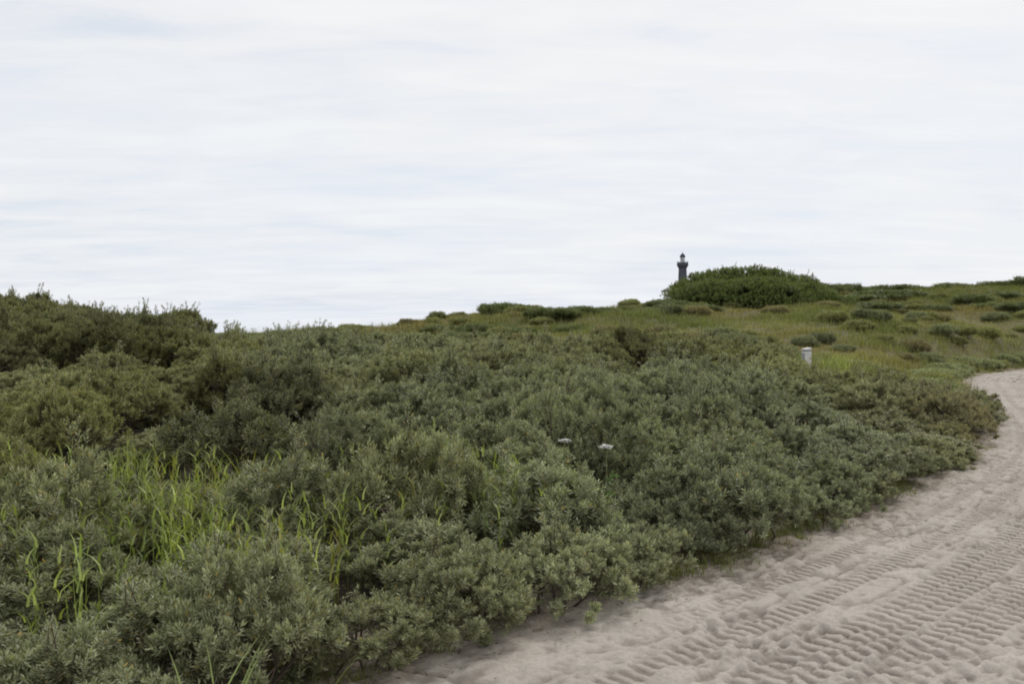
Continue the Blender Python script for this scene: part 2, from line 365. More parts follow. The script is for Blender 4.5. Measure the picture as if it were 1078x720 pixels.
def make_buckthorn(seed, nros=760, long_shoots=7, R=.62, H=1.0, k=12, L=.044, W=.0145):
    r = np.random.default_rng(seed)
    big = [(0, 0, H*.50, R*.66, H*.42)]
    for i in range(6):
        a = i*2.4+r.random(); d = R*r.uniform(.4, .75); s = r.uniform(.26, .40)
        big.append((d*math.cos(a), d*math.sin(a), r.uniform(.28, .72)*H*(1-.35*d/R), s, s*r.uniform(.8, 1.1)))
    cP, cA = lobes_cloud(r, big, 105, .10, .08)
    lobes = [(p[0], p[1], p[2], q, q*r.uniform(.7, .95)) for p, q in zip(cP, r.uniform(.06, .15, len(cP)))]
    n = nros; j = r.integers(0, len(lobes), n); lob = np.array(lobes)[j]
    d = unit(r.normal(0, 1, (n, 3))+cA[j]*.9+np.array([0, 0, .35]))
    P = lob[:, :3]+d*lob[:, 3:4]*r.uniform(.55, 1.1, (n, 1)); P[:, 2] = np.maximum(P[:, 2], .04)
    A = unit(d*.9+np.array([0, 0, .45])+r.normal(0, .2, (n, 3)))
    V, Fc, q = rosettes(P, A, r, k=k, stem=.085, L=L, W=W, spread=(.45, 1.35))
    # an inner leaf layer, toned dark as the crown's inner shade, keeps the crown from being see-through
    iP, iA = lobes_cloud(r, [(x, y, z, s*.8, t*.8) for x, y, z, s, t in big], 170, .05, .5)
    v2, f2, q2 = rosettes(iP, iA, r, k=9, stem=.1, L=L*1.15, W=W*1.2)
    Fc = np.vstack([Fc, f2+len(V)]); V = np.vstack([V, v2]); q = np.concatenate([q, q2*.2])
    segs = []
    if long_shoots:
        top = np.argsort(-P[:, 2]+r.random(len(P))*.4)[:long_shoots]
        for t in top:
            a = unit(A[t]*1.1+np.array([0, 0, .7])+r.normal(0, .3, 3)); ln = r.uniform(.10, .26)
            m = max(int(ln/.04), 2); pp = P[t]+a*np.linspace(0, ln, m)[:, None]+r.normal(0, .012, (m, 3))
            v2, f2, q2 = rosettes(pp, np.tile(a, (m, 1)), r, k=7, stem=.04, L=L*.95, W=W, spread=(.6, 1.3))
            Fc = np.vstack([Fc, f2+len(V)]); V = np.vstack([V, v2]); q = np.concatenate([q, q2])
            bc = min(big, key=lambda g: (g[0]-P[t][0])**2+(g[1]-P[t][1])**2+(g[2]-P[t][2])**2)[:3]; segs += [(np.array(bc), P[t]-a*.1, .006, .005), (P[t]-a*.1, P[t]+a*ln, .005, .002)]
    for p, a in list(zip(cP, cA))[:7]:                    # dead twigs
        a = unit(a+r.normal(0, .35, 3)); q1 = p+a*r.uniform(.12, .24); q0 = p-a*.12; bc = min(big, key=lambda g: (g[0]-p[0])**2+(g[1]-p[1])**2+(g[2]-p[2])**2)[:3]; segs += [(np.array(bc), q0, .005, .004), (q0, q1, .004, .0015), (q0+(q1-q0)*.55, q0+(q1-q0)*.55+unit(a+r.normal(0, .6, 3))*.09, .003, .001)]
    for i in range(len(big)):
        a = r.random()*6.28; c = np.array([.1*math.cos(a), .1*math.sin(a), -.15])
        lb = big[i]; tip = np.array(lb[:3])
        mid = (c+tip)/2+r.normal(0, .06, 3)
        segs += [(c, mid, .022, .015), (mid, tip, .015, .009)]
        near = cP[np.argsort(np.linalg.norm(cP-tip, axis=1)+r.random(len(cP))*.3)[:9]]
        for p in near: segs.append((tip, p, .007, .003))
    return (V, Fc, q), tubes(segs)

def make_bush(seed, R, H, n, leaf=.09, nl=8, k=8, wl=.55, lobe_s=(.25, .45), stemk=2.2, squash=1.0):
    """broad-leaved bush for the middle distance"""
    r = np.random.default_rng(seed)
    lobes = [(0, 0, H*.40, R*.75, H*.5)]
    for i in range(nl):
        a = i*2.4+r.random(); d = R*r.uniform(.3, .85); s = R*r.uniform(*lobe_s)
        lobes.append((d*math.cos(a), d*math.sin(a), H*r.uniform(.1, .62)*(1-.45*(d/R)**2), s, min(s*.85, H*.45)*squash))
    P, A = lobes_cloud(r, lobes, n, 0.0)
    V, Fc, q = rosettes(P, A, r, k=k, stem=leaf*stemk, L=leaf, W=leaf*wl, spread=(.5, 1.3))
    segs = []
    for i in range(9):
        lb = lobes[i % len(lobes)]; c = np.array([R*.15*math.cos(i*2.4), R*.15*math.sin(i*2.4), -.3]); tip = np.array(lb[:3])
        mid = (c+tip)/2+r.normal(0, R*.06, 3); w = .018+.012*R
        segs += [(c, mid, w, w*.7), (mid, tip, w*.7, w*.4)]
        near = P[np.argsort(np.linalg.norm(P-tip, axis=1)+r.random(len(P))*R*.3)[:8]]
        for p in near: segs.append((tip, p, w*.3, w*.12))
    return (V, Fc, q), tubes(segs)

def plant_proto(name, data, leafmat):
    (V, Fc, q), (TV, TF) = data
    e = empty(name, (0, 0, 0))
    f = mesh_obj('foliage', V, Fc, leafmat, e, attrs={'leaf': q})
    t = mesh_obj('branches', TV, TF, M_bark, e)
    return (name, f.data, t.data, e, f, t)
def place(proto, loc, rz, scale, tint, label, cat, group, tilt=(0, 0)):
    name, fm, tm, e, f, t = proto[:6]
    if not proto_used.get(id(fm)):
        proto_used[id(fm)] = True; ee, ff = e, f
    else:
        ee = e.copy(); C.objects.link(ee)
        ff = f.copy(); C.objects.link(ff); ff.parent = ee
        tt = t.copy(); C.objects.link(tt); tt.parent = ee
    ee.location = loc; ee.rotation_euler = (tilt[0], tilt[1], rz); ee.scale = scale
    ff.color = (*tint, 1)
    tag(ee, label, cat, group); return ee
proto_used = {}

# ------------------------------------------------------------------ sea buckthorn thicket
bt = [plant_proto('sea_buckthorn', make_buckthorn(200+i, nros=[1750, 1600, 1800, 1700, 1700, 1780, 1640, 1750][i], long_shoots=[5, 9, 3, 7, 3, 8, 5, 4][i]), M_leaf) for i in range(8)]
def px_of(x, y): return 539+F*x/y
SIL = np.array([.258, .268, .152]); OLV = np.array([.230, .225, .088]); BRN = np.array([.25, .215, .122]); BLG = np.array([.232, .256, .162])
# hollows in the thicket: (x px, distance, half width m)
holes = [(688, 24.5, 1.2), (60, 20.5, 1.2), (232, 15.2, 1.2), (95, 11.6, 1.1), (262, 10.9, .9), (900, 22.5, .5), (60, 5.7, .55), (640, 11.5, .5), (360, 8.0, .5), (520, 20, .7), (180, 21.5, .8), (330, 14.6, .6), (480, 13, .5)]
HX = np.array([[(h[0]-539)/F*h[1], h[1], h[2]] for h in holes])
pts = []
sp = 1.19; row = 0; yy = 2.6
while yy < 33:
    xx = -.62*yy-1.6 + (sp/2 if row % 2 else 0)
    while xx < .56*yy+1.5:
        pts.append((xx+rng.uniform(-.32, .32), yy+rng.uniform(-.3, .3))); xx += sp*(1+.006*yy)
    yy += sp*.88*(1+.006*yy); row += 1
pts = np.array(pts); tt_ = road_t(pts[:, 0], pts[:, 1])
shrubs = []
for (x, y), t in zip(pts, tt_):
    if t > -.62 or y < 2.4: continue
    if abs(px_of(x, y)-539) > 545+1400/y: continue
    if (np.hypot(x-HX[:, 0], (y-HX[:, 1])*.8) < HX[:, 2]*.78).any(): continue
    px = px_of(x, y)
    if px > 800 and y > 27 : continue
    # meadow of reed grass in the left foreground is thinner and lower
    shrubs.append((x, y, t, px))
FLW = [((638-539)/F*9.2, 9.2, EYE-(469-350)/F*9.2), ((594-539)/F*9.4, 9.4, EYE-(463-350)/F*9.4)]
# a row of small ones hugging the verge
s = 0
i = int(np.argmin(np.abs(EY-5.0)))
while EY[i] < 31:
    d = rng.uniform(.28, .62); nx, ny = -TY[i], TX[i]
    shrubs.append((EX[i]+nx*d, EY[i]+ny*d, -d, px_of(EX[i]+nx*d, EY[i]+ny*d)))
    i += int(rng.uniform(3.2, 5.5))
print('buckthorns', len(shrubs))
SH = np.array([(a[0], a[1], a[2]) for a in shrubs])
gz = ground(SH[:, 0], SH[:, 1], SH[:, 2])
for kk, ((x, y, t, px), z) in enumerate(zip(shrubs, gz)):
    nlow = float(fbm(x*.33, y*.33, 50)); ncol = float(fbm(x*.22+9, y*.22, 51)); ncl2 = float(fbm(x*.5, y*.5, 52))
    h = .98+.42*nlow+.4*ncl2+rng.uniform(-.2, .26)
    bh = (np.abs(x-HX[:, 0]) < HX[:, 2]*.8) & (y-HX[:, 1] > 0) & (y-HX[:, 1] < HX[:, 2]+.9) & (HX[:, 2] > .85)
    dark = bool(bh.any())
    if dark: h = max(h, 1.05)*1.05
    fr = (np.abs(x-HX[:, 0]) < HX[:, 2]) & (y-HX[:, 1] < 0) & (y-HX[:, 1] > -HX[:, 2]-1.3)
    if fr.any(): h *= .68
    verge = -t < 1.25
    for fx, fy, fzt in FLW:
        if abs(x-fx) < .75 and -.9 < y-fy < .8: h = (fzt-.03-z)*.96 if abs(y-fy) < .45 else min(h, (fzt-.05-z)*.85)
        elif abs(x-fx*.9) < .5 and -3 < y-fy < -.9: h = min(h, .85)
    if t > -.7: h *= rng.uniform(.66, .95)
    elif verge: h *= rng.uniform(.82, 1.0)
    if px < 320 and 5.2 < y < 10.3: h = .78*h+.12
    if px < 200 and 10.3 < y < 12: h *= .75
    if 90 < px < 290 and y < 5.2: h *= .8
    if px > 800: h *= .82
    wide = rng.uniform(.95, 1.22)*(.68 if t > -.7 else 1.0)*(1+.008*y)
    col = SIL.copy()
    f_ol = np.clip(.35+1.0*ncol + (.45 if (px < 260 and y > 10.5) else 0) - (.25 if y < 9 else 0), 0, 1); col = col*(1-f_ol)+OLV*f_ol
    f_b = .8*np.clip((px-860)/150, 0, 1)*np.clip((y-14)/6, 0, 1)*np.clip(.6+ncl2*1.5, 0, 1); col = col*(1-f_b)+BRN*f_b
    if 440 < px < 900 and 9 < y < 20: col = col*.6+BLG*.4
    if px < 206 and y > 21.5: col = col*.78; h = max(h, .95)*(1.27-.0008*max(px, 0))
    if 206 < px < 235 and y > 20: h = 1.12
    if 235 < px < 400 and y > 20: h = min(h, 1.0) if rng.random() < .6 else 1.25
    if px < 225 and 17 < y < 21: h *= .8
    if 828 < px < 872 and y > 20: h = float(np.clip(h, .95, 1.08))
    col = col*rng.uniform(.88, 1.14)*(1+.22*ncl2)
    if dark: col = col*.62  # shade of the hollow put into the leaf tint
    if dark and not verge: z_lab = ('shade-tinted dark shrub at the back of a hollow in the thicket', 'shade-tinted shrubs behind the hollows')
    elif t > -.7 : z_lab = ('low grey-green thorny shrub hanging over the edge of the sand track', 'low shrubs along the edge of the sand track')
    elif verge: z_lab = ('grey-green thorny shrub in the front row beside the sand track', 'front row of shrubs beside the sand track')
    elif px < 330 and y > 21: z_lab = ('tall dark olive thorny shrub on the left skyline', 'shrubs along the left skyline')
    elif f_b > .35: z_lab = ('brownish thorny shrub on the inside of the track bend', 'brownish shrubs at the track bend')
    elif y > 19: z_lab = ('grey-green thorny shrub high on the thicket slope below the dune', 'shrubs at the back of the thicket')
    elif f_ol > .55: z_lab = ('olive-green thorny shrub within the dense thicket', 'olive shrubs within the thicket')
    elif y < 8: z_lab = ('silvery shrub with narrow leaves among grass blades, nearest the viewer', 'shrubs at the near end of the thicket')
    else: z_lab = ('silvery grey-green thorny shrub in the middle of the thicket', 'shrubs in the middle of the thicket')
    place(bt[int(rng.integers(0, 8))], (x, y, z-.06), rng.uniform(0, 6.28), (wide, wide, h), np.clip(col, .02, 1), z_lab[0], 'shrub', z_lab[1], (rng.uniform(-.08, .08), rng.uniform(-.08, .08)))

# ------------------------------------------------------------------ low shrubs on the dune
ds = [plant_proto('dune_shrub', make_bush(300+i, 1.0, .9, 1150, leaf=.085, nl=15, k=8, wl=.42, lobe_s=(.14, .40), stemk=3.4), M_leaf_dark) for i in range(6)]
GRN = np.array([.120, .140, .048]); DOL = np.array([.26, .26, .10]); DSL = np.array([.26, .275, .14]); DBR = np.array([.27, .235, .11])
def at(px, d): return ((px-539)/F*d, d)
spots = []
# (px, distance, radius, height, tint, label, group)
L_sky = ('low dark green shrub in the patch below the middle of the skyline', 'dark shrubs in the patch below the middle skyline')
for (px, d, R, H) in [(372, 62, 1.5, 1.25), (462, 68, 1.5, .7), (478, 64, 1.4, .7), (500, 66, 1.5, .9), (518, 77, 1.5, 1.1), (531, 78, 1.6, 1.25), (546, 78, 1.5, 1.0), (562, 77, 1.3, .7), (568, 70, 1.5, .9), (590, 69, 1.6, .9), (612, 71, 1.5, .9), (632, 73, 1.3, .8), (445, 58, 1.3, .6), (530, 66, 1.5, .9), (550, 63, 1.4, .8), (488, 59, 1.3, .7), (515, 61, 1.3, .7), (600, 64, 1.2, .7)]:
    if px == 372: spots.append((px, d, R, H, GRN, 'small rounded dark green shrub alone on the skyline left of the far dune', None))
    else: spots.append((px, d, R, H, GRN*1.1, *L_sky))
L_rs = ('dark shrub breaking the skyline of the dune right of the large round bush', 'dark shrubs along the right skyline')
for (px, d, R, H) in [(868, 93, 2.0, 1.6), (880, 95, 2.2, 1.5), (893, 97, 2.0, 1.3), (903, 99, 2.2, 1.1), (930, 101, 2.4, 1.3), (952, 101, 2.2, 1.0), (975, 102, 1.8, .7), (1000, 102, 2.4, 1.0), (1022, 103, 2.2, .9), (1045, 103, 2.4, 1.1), (1066, 102, 2.4, 1.2), (1085, 101, 2.6, 1.3), (1110, 102, 2.6, 1.2)]:
    spots.append((px, d, R, H, GRN*.95, *L_rs))
L_hill = ('low dark shrub growing on the grassy right hillside', 'dark shrubs on the right hillside')
for (px, d, R, H) in [(935, 90, 3.0, 1.1), (950, 91, 2.4, .9), (1022, 84, 2.0, 1.2), (1035, 80, 1.6, .9), (1068, 76, 1.9, .9), (905, 86, 2.2, .8), (1055, 90, 2.4, 1.0), (985, 78, 1.6, .7), (925, 76, 1.9, .8)]:
    spots.append((px, d, R, H, GRN*1.05, *L_hill))
L_foot = ('dark scrubby bush at the foot of the large round bush', 'dark bushes at the foot of the large round bush')
for (px, d, R, H) in [(700, 80, 1.8, .9), (712, 76, 1.8, .9), (735, 74, 1.8, .7), (688, 76, 1.6, .6), (860, 84, 2.2, 1.2), (845, 80, 1.8, .9)]:
    spots.append((px, d, R, H, GRN, *L_foot))
r2 = np.random.default_rng(11)
L_mid = {0: ('low olive shrub in the rough grass between thicket and dune', 'olive shrubs between thicket and dune'),
         1: ('low grey-green shrub in the rough grass between thicket and dune', 'grey-green shrubs between thicket and dune'),
         2: ('low brownish shrub in the rough grass between thicket and dune', 'brownish shrubs between thicket and dune')}
cnt = 0
while cnt < 225:
    d = 30+ (r2.random()**.8)*62; px = r2.uniform(330, 1110)
    x, y = at(px, d)
    if float(road_t(x, y)[0]) > -1.3: continue
    if 820 < px < 880 and 24 < d < 35: continue
    if vnoise(x*.12, y*.12, 61) < -.18 and d > 45: continue
    k = int(r2.choice(3, p=[.45, .3, .25])) if d < 55 else int(r2.choice(3, p=[.62, .12, .26]))
    if px > 820 and d < 45 : R, H = r2.uniform(.7, 1.1), r2.uniform(.45, .8)
    else: R = r2.uniform(.5, 1.2); H = R*r2.uniform(.62, .85)
    spots.append((px, d, R, H, (DOL, DSL*.85, DBR)[k]*r2.uniform(.7, 1.0), *L_mid[k])); cnt += 1
# hedge of green bush along the far side of the bend
L_bend = ('grey-green shrub beside the far bend of the sand track', 'shrubs beside the far bend of the track')
for k in range(16):
    i = int(np.argmin(np.abs(EY-31)))+int(k*10); 
    if i >= len(EX): break
    d = r2.uniform(.8, 1.9); x = EX[i]-TY[i]*d; y = EY[i]+TX[i]*d
    spots.append((px_of(x, y), y, r2.uniform(.8, 1.2), r2.uniform(.55, .9), (DSL if k % 3 else DOL), *L_bend))
SX = np.array([at(s[0], s[1]) for s in spots]); SZ = ground(SX[:, 0], SX[:, 1])
for s, (x, y), z in zip(spots, SX, SZ):
    px, d, R, H, tint, lab, grp = s
    place(ds[int(r2.integers(0, 6))], (x, y, z-.05), r2.uniform(0, 6.28), (R, R, H*1.05), np.clip(tint, .01, 1), lab, 'shrub', grp)

# ------------------------------------------------------------------ the large round bush
def big_bush():
    r = np.random.default_rng(77)
    cx, cy = at(786, 84); z0 = float(ground(np.array([cx]), np.array([cy]))[0])
    e = empty('large_bush', (cx, cy, z0-.3))
    sc = 84/F; lobes = []
    topz = lambda px: EYE+(350-np.interp(px, [700, 706, 712, 722, 740, 770, 800, 825, 845, 858, 868], [318, 311, 300, 291, 284.5, 280.5, 280.5, 284, 290, 298, 309]))*sc-(z0-.3)
    for i, px in enumerate(np.arange(711, 864, 8.0)):
        for row in range(3):
            y = (-2.4, 0, 2.4)[row]+r.normal(0, .3); p = px+r.normal(0, 4)
            s = r.uniform(.75, 1.5)*(.7 if px < 722 or px > 850 else 1)
            h = float(topz(p))*((.66, .98, .9)[row])*r.uniform(.93, 1.04)
            lobes.append(((p-786)*sc, y, max(h-s*.85, .3), s, s*.85))
            if row < 2: lobes.append(((p-786)*sc+r.normal(0, .4), y-.9, h*.42, s, s*.9)); lobes.append(((p-786)*sc+r.normal(0, .4), y-1.3, h*.12, s, s*.8))
    P, A = lobes_cloud(r, lobes, 14000, 0.0, .3)
    V, Fc, q = rosettes(P, A, r, k=9, stem=.2, L=.13, W=.07, spread=(.5, 1.3))
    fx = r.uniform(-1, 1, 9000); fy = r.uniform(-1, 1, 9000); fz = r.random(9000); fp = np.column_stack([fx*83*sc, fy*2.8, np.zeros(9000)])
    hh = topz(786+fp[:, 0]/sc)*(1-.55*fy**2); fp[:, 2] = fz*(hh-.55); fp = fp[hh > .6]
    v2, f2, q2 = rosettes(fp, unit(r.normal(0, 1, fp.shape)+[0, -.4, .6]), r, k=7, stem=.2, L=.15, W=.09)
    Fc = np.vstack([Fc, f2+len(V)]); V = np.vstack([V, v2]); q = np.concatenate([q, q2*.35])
    ext = P[(A[:, 2] > .75) & (r.random(len(P)) < .05)]       # sprays standing clear of the crown
    segs = []
    for p in ext[:90]:
        lbn = np.array(min(lobes, key=lambda g: (g[0]-p[0])**2+(g[1]-p[1])**2+(g[2]-p[2])**2)[:3]); segs.append((lbn, p, .02, .012)); segs.append((np.array([0, 0, -.2]), lbn, .05, .02))
        a = unit(np.array([0, 0, 1.])+r.normal(0, .35, 3)); ln = r.uniform(.25, .6); m = 5
        v2, f2, q2 = rosettes(p+a*np.linspace(.1, ln, m)[:, None], np.tile(a, (m, 1)), r, k=4, stem=.08, L=.11, W=.05)
        Fc = np.vstack([Fc, f2+len(V)]); V = np.vstack([V, v2]); q = np.concatenate([q, q2]); segs.append((p, p+a*ln, .012, .004))
    f = mesh_obj('foliage', V, Fc, M_leaf_dark, e, attrs={'leaf': q}); f.color = (.145, .178, .052, 1)
    pc = np.array([0, 0, -.2])
    for i in range(0, len(lobes), 3):
        lb = np.array(lobes[i]); c = np.array([lb[0]*.6, lb[1]*.4, -.2]); segs.append((pc, c, .09, .09)); pc = c; segs += [(c, (c+lb[:3])/2+r.normal(0, .2, 3), .09, .06)]; segs += [(segs[-1][1], lb[:3], .06, .03)]
        for p in P[np.argsort(np.linalg.norm(P-lb[:3], axis=1)+r.random(len(P)))[:10]]: segs.append((lb[:3], p, .02, .006))
    TV, TF = tubes(segs); mesh_obj('branches', TV, TF, M_bark, e)
    tag(e, 'large rounded dark green bush on top of the dune in front of the lighthouse', 'bush')
big_bush()

# ------------------------------------------------------------------ grass
def blades(P, H, W, lean, az, r, tint, segs=3):
    """bent ribbons; all arrays per blade"""
    n = len(P); d = np.stack([np.cos(az), np.sin(az), np.zeros(n)], 1); sd = np.stack([-np.sin(az), np.cos(az), np.zeros(n)], 1)
    tw = r.normal(0, .6, n); sd = unit(sd*np.cos(tw)[:, None]+d*np.sin(tw)[:, None])
    V = []
    for i in range(segs+1):
        f = i/segs; w = W*(1-f**1.6)*.5+.0006; up = H*(f-.28*lean*f*f); out = H*lean*f*f*.75
        c = P+d*out[:, None]; c = c+np.array([0, 0, 1.])*up[:, None]
        V += [c-sd*w[:, None], c+sd*w[:, None]]
    V = np.stack(V, 1).reshape(-1, 3); b = np.arange(n)[:, None]*2*(segs+1)
    Fc = np.concatenate([b+np.array([[2*i, 2*i+1, 2*i+3, 2*i+2]]) for i in range(segs)])
    q = np.repeat(np.clip(r.random(n), 0, .92), 2*(segs+1)); col = np.repeat(tint, 2*(segs+1), axis=0)
    return V, Fc, q, col
YG = np.array([.31, .34, .09]); GG = np.array([.21, .26, .085]); OC = np.array([.28, .22, .06]); STR = np.array([.30, .25, .13])
def tuft_points(cxy, n, spread, r):
    j = r.integers(0, len(cxy), n); return cxy[j]+r.normal(0, 1, (n, 2))*spread, j
# broad-bladed grass pushing through the thicket
def reed_stuff():
    r = np.random.default_rng(21); cl = []
    def region(x0, x1, d0, d1, n):
        for _ in range(n): cl.append(at(r.uniform(x0, x1), r.uniform(d0, d1)))
    region(-60, 350, 6.6, 10.8, 66); region(-40, 200, 8.0, 10.8, 22); region(90, 280, 4.4, 6.0, 34); region(400, 490, 9.5, 12.5, 18); region(490, 570, 8.2, 10, 9); region(-40, 40, 4, 6, 5)
    region(330, 720, 6.5, 14, 16); region(110, 170, 10.5, 11.5, 5)
    cl = np.array(cl); cl = cl[road_t(cl[:, 0], cl[:, 1]) < -.9]
    P2, j = tuft_points(cl, len(cl)*4, .28, r)
    z = ground(P2[:, 0], P2[:, 1]); n = len(P2)
    hc = r.uniform(.74, .96, len(cl)); H = hc[j]*r.uniform(.8, 1.1, n)*np.where(P2[:, 1] < 6.2, 1.15, 1.0)
    tc = r.random(len(cl)); mix = np.clip(tc[j]+r.normal(0, .2, n), 0, 1)[:, None]
    tint = GG*(1-mix)+YG*mix; oc = (r.random(n) < .10)[:, None]; tint = np.where(oc, OC*.5+YG*.4, tint)
    bl = blades(np.column_stack([P2, z]), H, np.full(n, .009), r.uniform(0, .25, n), r.uniform(0, 6.28, n), r, tint*.8, 3)
    kl = 8; jj = np.repeat(np.arange(n), kl); f = np.tile(np.linspace(.45, 1, kl), n)+r.normal(0, .03, n*kl)
    LP = np.column_stack([P2[jj]+r.normal(0, .01, (n*kl, 2)), z[jj]+H[jj]*np.clip(f, .3, 1)*.96])
    az = r.uniform(0, 6.28, n)[jj]+np.tile(np.arange(kl)*PI, n)+r.normal(0, .6, n*kl)
    ll = blades(LP, r.uniform(.10, .20, n*kl), r.uniform(.010, .019, n*kl), r.uniform(.7, 1.5, n*kl), az, r, tint[jj]*r.uniform(.8, 1.2, (n*kl, 1)), 3)
    V = np.vstack([bl[0], ll[0]]); Fc = np.vstack([bl[1], ll[1]+len(bl[0])]); q = np.concatenate([bl[2], ll[2]]); col = np.vstack([bl[3], ll[3]])
    o = mesh_obj('grass', V, Fc, M_grass, attrs={'leaf': q}, colors=col)
    tag(o, 'bright yellow-green grass blades growing up through the thicket in the left foreground', 'grass', kind='stuff')
reed_stuff()
def clump(px, d, n, h, tint, label, spread=.16, w=(.014, .026), lean=(.3, 1.0), seed=0, name='grass_clump'):
    r = np.random.default_rng(seed+900); x, y = at(px, d); z = float(ground(np.array([x]), np.array([y]))[0])
    P = np.column_stack([r.normal(0, spread, (n, 2)), np.zeros(n)])
    mixf = r.random(n)[:, None]; tn = np.array(tint[0])*(1-mixf)+np.array(tint[1])*mixf
    az = np.arctan2(P[:, 1], P[:, 0])+r.normal(0, .7, n)
    V, Fc, q, col = blades(P, h*r.uniform(.65, 1.1, n), r.uniform(*w, n), r.uniform(*lean, n), az, r, tn, 5)
    o = mesh_obj(name, V, Fc, M_grass, attrs={'leaf': q}, colors=col); o.location = (x, y, z)
    tag(o, label, 'grass clump'); return o
clump(268, 10.4, 70, 1.05, (OC*.9, YG), 'tall arching clump of broad ochre and green blades before a dark hollow', .17, (.02, .04), (.4, 1.2), 1)
clump(140, 11.0, 26, 1.05, (GG, YG), 'narrow upright green grass clump in front of the dark hollow at left', .09, (.016, .03), (.1, .5), 2)
clump(432, 11.6, 34, 1.0, (GG, YG*1.1), 'green grass clump poking out of the thicket left of the two white flower heads', .12, (.02, .035), (.2, .8), 3)
clump(8, 9.6, 60, .9, (GG, YG*1.1), 'dense bright green grass clump at the left border of the photo', .3, (.02, .035), (.3, .9), 4)
clump(228, 4.75, 26, .75, (GG, GG*1.2), 'green grass clump leaning out between near silvery shrubs at the bottom left', .16, (.014, .024), (.3, 1.1), 5)
clump(645, 8.45, 9, .5, (GG, YG*.8), 'single slim green tuft standing at the front of the shrubs by the sand', .03, (.014, .02), (.05, .3), 6)

# grasses of the dune
def marram():
    r = np.random.default_rng(31); n0 = 46000
    d = 30+(r.random(n0)**.75)*95; px = r.uniform(250, 1150, n0); x = (px-539)/F*d; y = d
    t = road_t(x, y); ok = t < -.5; x, y, d, px, t = x[ok], y[ok], d[ok], px[ok], t[ok]
    cl = np.column_stack([x, y]); zc = ground(x, y, t); n = len(cl)*10; j = np.repeat(np.arange(len(cl)), 10)
    P = np.column_stack([cl[j]+r.normal(0, .2, (n, 2)), zc[j]-.03])
    patch = .8*fbm(x*.09, y*.09, 71)+.8*fbm(x*.33, y*.33, 72)
    A = np.array([.27, .255, .095]); B = np.array([.16, .175, .06]); G = np.array([.27, .30, .09]); Rr = np.array([.25, .205, .085])
    w = np.clip(.45+1.9*patch, 0, 1)[:, None]; col = A*w+B*(1-w)
    w2 = np.clip(fbm(x*.13+30, y*.13, 73)*3-.25, 0, 1)[:, None]; col = col*(1-w2)+Rr*w2
    yg = (np.clip(1-np.abs(px-895)/75, 0, 1)*np.clip(1-np.abs(d-38)/9, 0, 1))[:, None]; col = col*(1-yg)+G*1.15*yg
    H = np.clip(r.normal(.38, .10, len(cl)), .12, .65)*(1+1.3*(-patch).clip(-.4, .5)); 
    V, Fc, q, c = blades(P, (H[j]*r.uniform(.7, 1.15, n)).clip(.1, 1), r.uniform(.015, .032, n), r.uniform(.2, 1.0, n), r.uniform(0, 6.28, n), r, col[j]*r.uniform(.8, 1.2, (n, 1)), 2)
    o = mesh_obj('dune_grass', V, Fc, M_grass, attrs={'leaf': q}, colors=c)
    tag(o, 'rough olive and straw coloured grass covering the far dune and its slopes', 'grass', kind='stuff')
marram()

# low weeds and dry grass along the verge
def verge():
    r = np.random.default_rng(41); si = np.arange(len(EX))*.25
    sA = np.interp(4.6, EY, si); sB = np.interp(57, EY, si)
    n0 = 2600; s = sA+(sB-sA)*r.random(n0)**1.3; keep = vnoise(s*.6, s*0, 81) > -.1; s = s[keep]
    off = -.22+r.normal(0, .13, len(s))-.2*(r.random(len(s)) < .6)+.22*vnoise(s*1.1, s*0+4, 83); ex, ey, tx, ty = (np.interp(s, si, a) for a in (EX, EY, TX, TY))
    x = ex+ty*off; y = ey-tx*off; z = ground(x, y, off)+.03; cl = np.column_stack([x, y, z]); k = 14; j = np.repeat(np.arange(len(cl)), k); n = len(j)
    P = cl[j]+np.column_stack([r.normal(0, .05, (n, 2)), np.zeros(n)])
    kind = vnoise(s*.5+7, s*0+2, 82)+r.normal(0, .12, len(s)); g = (kind > .05)[:, None]
    tint = np.where(g, np.array([.17, .18, .055]), np.array([.26, .20, .115]))
    H = np.where(g[:, 0], .10, .065)*r.uniform(.4, 1.5, len(s))
    V, Fc, q, c = blades(P, H[j]*r.uniform(.6, 1.2, n), r.uniform(.004, .009, n), r.uniform(.4, 1.6, n), r.uniform(0, 6.28, n), r, tint[j]*r.uniform(.75, 1.25, (n, 1)), 2)
    o = mesh_obj('weeds', V, Fc, M_grass, attrs={'leaf': q}, colors=c)
    tag(o, 'low green weeds and dry grass along the edge of the sand track', 'weeds', kind='stuff')
verge()

def litter():
    r = np.random.default_rng(51); si = np.arange(len(EX))*.25; n = 2600
    s = np.interp(r.uniform(4.2, 30, n), EY, si); off = -.1+np.abs(r.normal(0, .3, n))*np.where(r.random(n) < .5, 1, -1)
    ex, ey, tx, ty = (np.interp(s, si, a) for a in (EX, EY, TX, TY)); x = ex+ty*off; y = ey-tx*off
    P = np.column_stack([x, y, ground(x, y, off)+.035+r.uniform(0, .02, n)]); az = r.uniform(0, 6.28, n)
    D = unit(np.column_stack([np.cos(az), np.sin(az), r.normal(0, .12, n)])); sd = unit(np.cross(D, np.array([0, 0, 1.])+r.normal(0, .3, (n, 3))))
    tw = r.random(n) < .3; V, Fc = leaf_quads(P, D, sd, np.where(tw, r.uniform(.06, .2, n), r.uniform(.02, .05, n)), np.where(tw, .006, r.uniform(.008, .018, n)))
    c = np.where((r.random(n) < .5)[:, None], np.array([.13, .09, .05]), np.array([.24, .20, .12]))*r.uniform(.6, 1.2, (n, 1))
    o = mesh_obj('litter', V, Fc, M_grass, attrs={'leaf': np.full(len(V), .5)}, colors=np.repeat(c, 4, axis=0))
    tag(o, 'dead leaves and broken twigs strewn along the edge of the sand', 'litter', kind='stuff')
litter()

